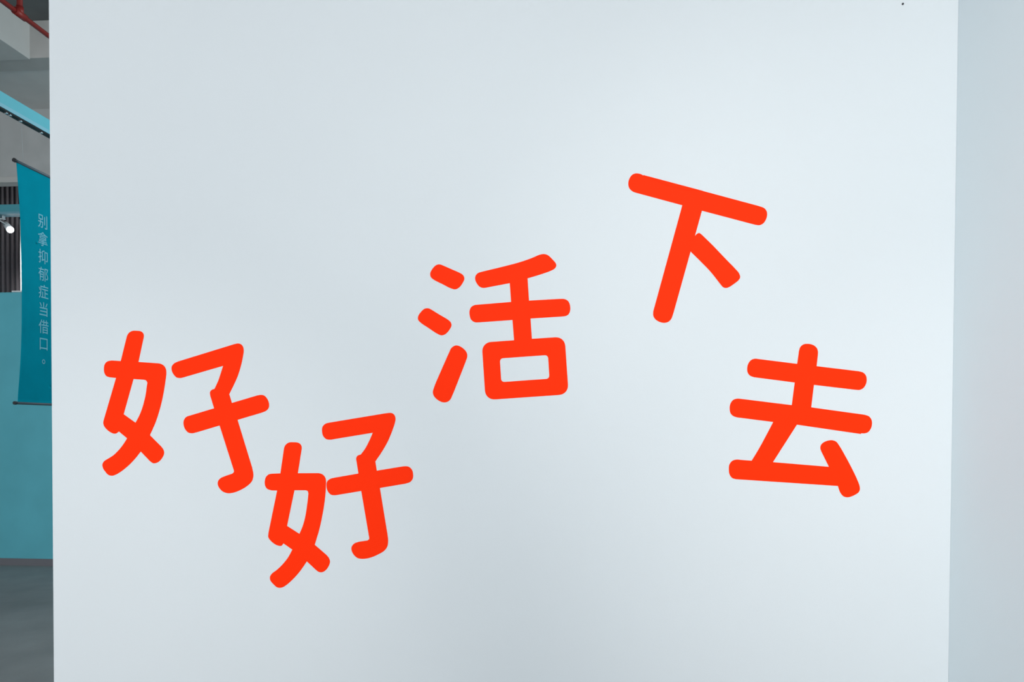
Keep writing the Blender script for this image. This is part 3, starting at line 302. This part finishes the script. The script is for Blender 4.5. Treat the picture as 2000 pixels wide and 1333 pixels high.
    ('tongue_component', 0.0006, [[(0.0571,0.4206),(-0.019,0.4071),(-0.0225,0.4065),(-0.0261,0.4058),(-0.0297,0.4051),(-0.0331,0.4047),(-0.0364,0.4047),(-0.0411,0.4055),(-0.0455,0.4069),(-0.0496,0.4092),(-0.0527,0.4118),(-0.0556,0.415),(-0.0583,0.4186),(-0.0605,0.4222),(-0.0624,0.4259),(-0.0641,0.4298),(-0.0653,0.4337),(-0.0658,0.4375),(-0.0656,0.442),(-0.0646,0.4465),(-0.0628,0.4504),(-0.0604,0.4534),(-0.0574,0.456),(-0.0541,0.4581),(-0.0504,0.4596),(-0.0463,0.4606),(-0.041,0.4618),(-0.0306,0.4644),(-0.017,0.4675),(-0.0017,0.4709),(0.014,0.4745),(0.0286,0.4779),(0.0421,0.4811),(0.0557,0.4844),(0.069,0.4877),(0.0818,0.491),(0.0937,0.4944),(0.1022,0.4969),(0.1102,0.4995),(0.1179,0.502),(0.1253,0.5046),(0.1326,0.5072),(0.139,0.5098),(0.1454,0.5125),(0.1515,0.5152),(0.1574,0.5176),(0.1627,0.5193),(0.1668,0.5203),(0.1706,0.521),(0.1742,0.5213),(0.1778,0.5212),(0.1822,0.5206),(0.1865,0.5193),(0.1907,0.5172),(0.1943,0.5148),(0.1979,0.5116),(0.2015,0.5081),(0.2049,0.5045),(0.208,0.5011),(0.2112,0.4978),(0.2143,0.4945),(0.2169,0.4913),(0.2189,0.4881),(0.2205,0.4838),(0.2206,0.4795),(0.2195,0.4761),(0.2174,0.4728),(0.2147,0.4697),(0.2117,0.4674),(0.2082,0.4655),(0.2042,0.4637),(0.1996,0.4617),(0.1928,0.459),(0.1847,0.4562),(0.176,0.4534),(0.1672,0.4506),(0.1587,0.448),(0.1509,0.4456),(0.1432,0.4434),(0.1354,0.4412),(0.1277,0.439),(0.1199,0.4368),(0.1254,0.3588),(0.2324,0.3639),(0.2361,0.3638),(0.2399,0.3639),(0.2436,0.3638),(0.2472,0.3636),(0.2505,0.3629),(0.2539,0.3617),(0.2571,0.3602),(0.26,0.3582),(0.2625,0.3559),(0.2648,0.3529),(0.2665,0.3494),(0.268,0.3456),(0.2691,0.3417),(0.2697,0.3384),(0.2702,0.3349),(0.2704,0.3313),(0.2703,0.3278),(0.27,0.3245),(0.2692,0.3199),(0.2678,0.3155),(0.2658,0.3117),(0.2632,0.3087),(0.26,0.3063),(0.2564,0.3044),(0.2529,0.3034),(0.2491,0.3028),(0.2452,0.3024),(0.2413,0.302),(0.1309,0.2958),(0.136,0.2246),(0.2177,0.2294),(0.2249,0.2292),(0.2316,0.2278),(0.2375,0.2252),(0.2426,0.2216),(0.2469,0.217),(0.2502,0.2114),(0.2525,0.205),(0.2536,0.1979),(0.2635,0.0637),(0.2634,0.0563),(0.2621,0.0495),(0.2595,0.0434),(0.2559,0.0381),(0.2512,0.0338),(0.2455,0.0304),(0.239,0.0281),(0.2317,0.0269),(0.0076,0.0111),(0.0001,0.0112),(-0.0068,0.0126),(-0.013,0.0152),(-0.0183,0.0189),(-0.0228,0.0236),(-0.0262,0.0293),(-0.0285,0.0359),(-0.0297,0.0433),(-0.0391,0.1782),(-0.039,0.1855),(-0.0376,0.1922),(-0.0351,0.1981),(-0.0315,0.2033),(-0.0268,0.2076),(-0.0212,0.2109),(-0.0148,0.2131),(-0.0075,0.2142),(0.0731,0.2197),(0.0672,0.291),(-0.0492,0.2835),(-0.0527,0.2835),(-0.0564,0.2833),(-0.06,0.2832),(-0.0634,0.2834),(-0.0667,0.2841),(-0.0701,0.2855),(-0.0734,0.2874),(-0.0764,0.2897),(-0.0789,0.2924),(-0.0808,0.2953),(-0.0823,0.2987),(-0.0835,0.3024),(-0.0844,0.3062),(-0.0851,0.3098),(-0.0856,0.3133),(-0.0858,0.3169),(-0.0858,0.3205),(-0.0854,0.3239),(-0.0847,0.3271),(-0.0836,0.3305),(-0.082,0.3338),(-0.0801,0.3367),(-0.0778,0.3392),(-0.0749,0.3412),(-0.0716,0.3426),(-0.0681,0.3439),(-0.0647,0.3452),(0.0621,0.3546)],[(0.0237,0.1437),(0.0237,0.1463),(0.0242,0.1487),(0.0251,0.1508),(0.0265,0.1527),(0.0281,0.1542),(0.0301,0.1554),(0.0324,0.1562),(0.0351,0.1566),(0.1808,0.1666),(0.1834,0.1665),(0.1858,0.1661),(0.188,0.1652),(0.1898,0.1639),(0.1913,0.1622),(0.1925,0.1602),(0.1933,0.1579),(0.1937,0.1554),(0.1977,0.0962),(0.1976,0.0936),(0.1971,0.0912),(0.1962,0.0891),(0.1949,0.0872),(0.1933,0.0857),(0.1913,0.0845),(0.189,0.0837),(0.1864,0.0833),(0.0406,0.073),(0.038,0.073),(0.0356,0.0735),(0.0334,0.0744),(0.0316,0.0757),(0.03,0.0773),(0.0288,0.0793),(0.028,0.0816),(0.0276,0.0842)]]),
  ]),
  ('xia', 0.4486, 1.8606, [
    ('bar_and_stem', 0.0006, [[(-0.0508,0.4054),(-0.2053,0.4501),(-0.2092,0.4514),(-0.2131,0.4526),(-0.217,0.4539),(-0.2206,0.4557),(-0.2239,0.458),(-0.2272,0.4606),(-0.2301,0.4636),(-0.2324,0.4669),(-0.2341,0.4704),(-0.2353,0.4743),(-0.2361,0.4783),(-0.2365,0.4823),(-0.2364,0.4861),(-0.236,0.49),(-0.2351,0.4938),(-0.2339,0.4975),(-0.2323,0.5014),(-0.2303,0.5053),(-0.2279,0.5088),(-0.2253,0.5118),(-0.222,0.5144),(-0.2182,0.5164),(-0.2144,0.5177),(-0.2109,0.5183),(-0.2072,0.5182),(-0.2036,0.5179),(-0.1998,0.5173),(-0.196,0.5163),(-0.1926,0.5151),(-0.1892,0.5131),(-0.1861,0.511),(-0.183,0.5118),(0.2068,0.3987),(0.2108,0.3972),(0.2149,0.3959),(0.219,0.3945),(0.2228,0.3929),(0.226,0.391),(0.2288,0.3886),(0.2311,0.3859),(0.2331,0.383),(0.2346,0.38),(0.2359,0.3759),(0.2365,0.3715),(0.2365,0.367),(0.2361,0.3633),(0.2353,0.3594),(0.2342,0.3556),(0.2328,0.3519),(0.2311,0.3484),(0.2292,0.345),(0.2269,0.3418),(0.2244,0.3391),(0.2216,0.3369),(0.2184,0.3351),(0.2151,0.3337),(0.2117,0.3328),(0.2081,0.3326),(0.2043,0.3331),(0.2005,0.3338),(0.1967,0.3343),(0.0163,0.3855),(-0.0781,0.0332),(-0.0795,0.0291),(-0.0808,0.0249),(-0.0821,0.0208),(-0.0836,0.0169),(-0.0854,0.0135),(-0.0875,0.0104),(-0.0899,0.0077),(-0.0925,0.0053),(-0.0953,0.0034),(-0.0993,0.0016),(-0.1037,0.0005),(-0.1083,0.0),(-0.112,0.0001),(-0.1159,0.0006),(-0.1198,0.0015),(-0.1235,0.0027),(-0.1268,0.004),(-0.1301,0.0056),(-0.1333,0.0074),(-0.1362,0.0094),(-0.1389,0.0116),(-0.1416,0.0145),(-0.1439,0.0178),(-0.1459,0.0213),(-0.1472,0.0249),(-0.1478,0.0285),(-0.1478,0.0324),(-0.1475,0.0363),(-0.1474,0.0402)]]),
    ('dot_stroke', 0.0012, [[(-0.0165,0.2849),(-0.0146,0.2879),(-0.0126,0.2909),(-0.0106,0.2939),(-0.0086,0.2967),(-0.0067,0.2992),(-0.0043,0.302),(-0.0019,0.3045),(0.0006,0.3065),(0.004,0.3083),(0.0074,0.309),(0.0105,0.3076),(0.0135,0.3054),(0.017,0.3023),(0.0248,0.2946),(0.0326,0.2869),(0.0403,0.2793),(0.0482,0.2715),(0.0561,0.2634),(0.0647,0.2543),(0.0736,0.2449),(0.0825,0.2353),(0.0911,0.226),(0.0995,0.2171),(0.1065,0.2098),(0.1136,0.2025),(0.1204,0.1956),(0.1266,0.1891),(0.1319,0.1832),(0.1348,0.18),(0.1375,0.1771),(0.1398,0.1744),(0.1419,0.1716),(0.1436,0.1688),(0.1457,0.1644),(0.1472,0.1599),(0.1476,0.1557),(0.1469,0.1522),(0.1453,0.1489),(0.143,0.1457),(0.1404,0.1429),(0.1371,0.14),(0.1333,0.1372),(0.1296,0.1345),(0.126,0.1319),(0.123,0.1297),(0.1199,0.1275),(0.1169,0.1254),(0.114,0.1236),(0.1111,0.1221),(0.1071,0.1204),(0.1033,0.1191),(0.0995,0.1187),(0.0961,0.1192),(0.0927,0.1205),(0.0896,0.1223),(0.0867,0.1249),(0.0841,0.1282),(0.0809,0.1324),(0.0757,0.139),(0.0695,0.1472),(0.0625,0.1564),(0.0553,0.1656),(0.0482,0.1742),(0.0415,0.1818),(0.0345,0.1892),(0.0275,0.1965),(0.0205,0.2036),(0.0135,0.2108),(0.0067,0.2177),(-0.0001,0.2245),(-0.0069,0.2313),(-0.0137,0.238),(-0.0205,0.2448),(-0.0233,0.2645)]]),
    ('patch_strip', 0.0012, [[(-0.1822,0.5113),(0.0178,0.4538),(-0.0231,0.455),(-0.03,0.4565),(-0.037,0.458),(-0.0439,0.4594),(-0.0508,0.461),(-0.0577,0.4626),(-0.0646,0.4643),(-0.0713,0.4659),(-0.078,0.4677),(-0.085,0.4696),(-0.0924,0.472),(-0.1032,0.4759),(-0.115,0.4805),(-0.127,0.4855),(-0.1386,0.4905),(-0.149,0.4949),(-0.1557,0.4979),(-0.1619,0.5006),(-0.1678,0.5033),(-0.1736,0.506),(-0.1795,0.5087)]]),
  ]),
  ('qu', 0.8034, 1.2601, [
    ('soil_and_private_strokes', 0.0006, [[(-0.0122,0.4572),(-0.0069,0.5006),(-0.0059,0.5044),(-0.005,0.5083),(-0.0038,0.512),(-0.0021,0.5153),(0.0001,0.5181),(0.0028,0.5205),(0.0057,0.5225),(0.0089,0.5241),(0.0122,0.5251),(0.0158,0.5257),(0.0195,0.5258),(0.0232,0.5257),(0.0271,0.5254),(0.0312,0.5248),(0.0351,0.5237),(0.0389,0.5223),(0.0418,0.5208),(0.0447,0.519),(0.0475,0.5169),(0.05,0.5146),(0.0521,0.5122),(0.0539,0.509),(0.0552,0.5054),(0.0561,0.5017),(0.0568,0.4983),(0.0569,0.4947),(0.0567,0.4912),(0.0565,0.4878),(0.0528,0.4491),(0.1919,0.4317),(0.1956,0.4308),(0.1993,0.4301),(0.2029,0.4292),(0.2062,0.4279),(0.2098,0.4255),(0.213,0.4225),(0.2156,0.4191),(0.2171,0.4161),(0.2183,0.4127),(0.219,0.4092),(0.2195,0.4057),(0.2196,0.4024),(0.2195,0.399),(0.2192,0.3955),(0.2185,0.3921),(0.2176,0.3889),(0.2164,0.3857),(0.2149,0.3825),(0.2131,0.3794),(0.2111,0.3766),(0.2089,0.3742),(0.2062,0.372),(0.2032,0.3703),(0.2,0.3689),(0.1967,0.3679),(0.1933,0.3675),(0.1897,0.3677),(0.1861,0.3681),(0.1825,0.3683),(0.0445,0.3851),(0.0363,0.308),(0.2141,0.2832),(0.2178,0.282),(0.2216,0.2809),(0.2252,0.2796),(0.2284,0.2778),(0.2309,0.2756),(0.2332,0.273),(0.2351,0.2702),(0.2366,0.2673),(0.2381,0.2634),(0.2389,0.2592),(0.2392,0.2548),(0.2391,0.2515),(0.2388,0.2481),(0.2382,0.2446),(0.2373,0.2412),(0.2362,0.238),(0.2348,0.2349),(0.2332,0.2318),(0.2313,0.2288),(0.2292,0.2262),(0.227,0.2241),(0.2232,0.2218),(0.219,0.2203),(0.2149,0.2194),(0.2111,0.2192),(0.2073,0.2195),(0.2035,0.2198),(0.2027,0.2172),(-0.0108,0.2483),(-0.09,0.1187),(0.0978,0.1041),(0.0725,0.155),(0.0709,0.1592),(0.0692,0.1634),(0.0683,0.1676),(0.0684,0.1717),(0.0691,0.1758),(0.0706,0.1795),(0.0724,0.1821),(0.0748,0.1846),(0.0775,0.1868),(0.0804,0.1888),(0.0833,0.1904),(0.0866,0.1918),(0.09,0.1931),(0.0935,0.1941),(0.0967,0.1948),(0.1009,0.1955),(0.105,0.1957),(0.109,0.1953),(0.1122,0.1946),(0.1154,0.1936),(0.1185,0.1922),(0.1213,0.1903),(0.1236,0.1882),(0.1256,0.1858),(0.1275,0.183),(0.1295,0.1799),(0.1317,0.1765),(0.1359,0.1699),(0.1405,0.1621),(0.1453,0.1536),(0.1501,0.1449),(0.1547,0.1366),(0.159,0.1286),(0.1633,0.1206),(0.1675,0.1126),(0.1716,0.1046),(0.1756,0.0967),(0.1792,0.0894),(0.1828,0.082),(0.1863,0.0747),(0.1895,0.0677),(0.1924,0.0611),(0.1945,0.056),(0.1965,0.0512),(0.1983,0.0465),(0.1997,0.0421),(0.2008,0.038),(0.2015,0.0334),(0.2018,0.0292),(0.2014,0.0253),(0.1998,0.0209),(0.197,0.0168),(0.1945,0.0145),(0.1914,0.0122),(0.188,0.01),(0.1843,0.008),(0.1808,0.0061),(0.1772,0.0045),(0.1735,0.0029),(0.1697,0.0015),(0.166,0.0005),(0.1625,0.0),(0.1587,0.0),(0.1549,0.0004),(0.1514,0.0014),(0.1481,0.0028),(0.1451,0.005),(0.1424,0.0077),(0.1399,0.0109),(0.1377,0.0141),(0.1358,0.0176),(0.1341,0.0214),(0.1327,0.0253),(0.1314,0.0288),(0.13,0.0338),(0.1288,0.0385),(-0.2142,0.0586),(-0.2186,0.0595),(-0.2229,0.0605),(-0.2268,0.0623),(-0.2296,0.0646),(-0.2321,0.0674),(-0.2343,0.0706),(-0.2361,0.0741),(-0.2373,0.0776),(-0.2382,0.0814),(-0.2388,0.0854),(-0.2391,0.0894),(-0.2392,0.0933),(-0.2392,0.0968),(-0.239,0.1004),(-0.2386,0.1039),(-0.2379,0.1072),(-0.2369,0.1104),(-0.2351,0.1138),(-0.2329,0.1171),(-0.2303,0.12),(-0.2274,0.1224),(-0.2241,0.1241),(-0.2205,0.1254),(-0.2167,0.1262),(-0.2128,0.1267),(-0.2095,0.1269),(-0.2062,0.1267),(-0.2028,0.1263),(-0.1995,0.1259),(-0.1961,0.1256),(-0.1619,0.1233),(-0.1572,0.1314),(-0.1524,0.1395),(-0.1476,0.1476),(-0.1429,0.1558),(-0.1382,0.1642),(-0.1333,0.1734),(-0.1283,0.1827),(-0.1234,0.1922),(-0.1186,0.2016),(-0.1138,0.2111),(-0.1091,0.2203),(-0.1044,0.2296),(-0.0998,0.2388),(-0.0952,0.2481),(-0.0906,0.2573),(-0.2121,0.2726),(-0.2156,0.2737),(-0.2193,0.2746),(-0.2227,0.2757),(-0.2259,0.2773),(-0.2295,0.28),(-0.2327,0.2833),(-0.2352,0.287),(-0.2365,0.2904),(-0.2374,0.2941),(-0.238,0.298),(-0.2382,0.3019),(-0.2383,0.3053),(-0.2382,0.3088),(-0.2379,0.3123),(-0.2372,0.3157),(-0.2363,0.3189),(-0.2347,0.3227),(-0.2326,0.3264),(-0.2301,0.3298),(-0.2272,0.3325),(-0.224,0.3345),(-0.2203,0.336),(-0.2164,0.337),(-0.2127,0.3376),(-0.2085,0.3377),(-0.2043,0.3373),(-0.2002,0.3368),(-0.0288,0.3155),(-0.0198,0.3932),(-0.1564,0.4114),(-0.1599,0.4125),(-0.1634,0.4136),(-0.1668,0.4148),(-0.1698,0.4165),(-0.1723,0.4187),(-0.1746,0.4212),(-0.1766,0.4241),(-0.1782,0.4271),(-0.1793,0.4305),(-0.1801,0.4342),(-0.1804,0.4381),(-0.1804,0.4419),(-0.1801,0.4453),(-0.1796,0.4488),(-0.1788,0.4523),(-0.1777,0.4557),(-0.1764,0.4588),(-0.1744,0.4625),(-0.1719,0.466),(-0.1691,0.4691),(-0.1661,0.4715),(-0.1622,0.4735),(-0.158,0.4747),(-0.1537,0.4753),(-0.1496,0.4752),(-0.1454,0.4746),(-0.1413,0.474)]]),
  ]),
]

INFO = {
 'hao_high': ('red vinyl character 好 at the far left of the white wall, higher of two', 'identical red characters'),
 'hao_low': ('red vinyl character 好 lowest on the wall, its two halves touching', 'identical red characters'),
 'huo': ('red vinyl character 活 with three separate drops, mid wall', None),
 'xia': ('red-orange vinyl character 下, tilted and highest on the wall', None),
 'qu': ('red-orange vinyl character 去, nearest the right edge of the wall', None),
}
def plate(name, loops, th, parent):
    cu = bpy.data.curves.new('g', 'CURVE'); cu.dimensions = '2D'; cu.fill_mode = 'BOTH'; cu.extrude = th/2
    for lp in loops:
        s = cu.splines.new('POLY'); s.points.add(len(lp)-1)
        for p, (x, z) in zip(s.points, lp): p.co = (x, z, 0, 1)
        s.use_cyclic_u = True
    o = bpy.data.objects.new('g', cu); C.objects.link(o)
    dg = bpy.context.evaluated_depsgraph_get(); dg.update()
    me = bpy.data.meshes.new_from_object(o.evaluated_get(dg))
    bpy.data.objects.remove(o); bpy.data.curves.remove(cu)
    me.name = name
    for v in me.vertices:
        x, z, n = v.co; v.co = Vector((x, -th/2 - n, z))      # back face on the wall, front face towards the room
    me.update()
    return link(name, me, M_red, parent)
for key, cx, z0, parts in GLYPHS:
    e = empty('wall_character', (cx, YW, z0))
    tag(e, INFO[key][0], 'lettering', 'red characters on the white wall')
    for name, th, loops in parts:
        plate(name, loops, th, e)
bpy.context.view_layer.update()
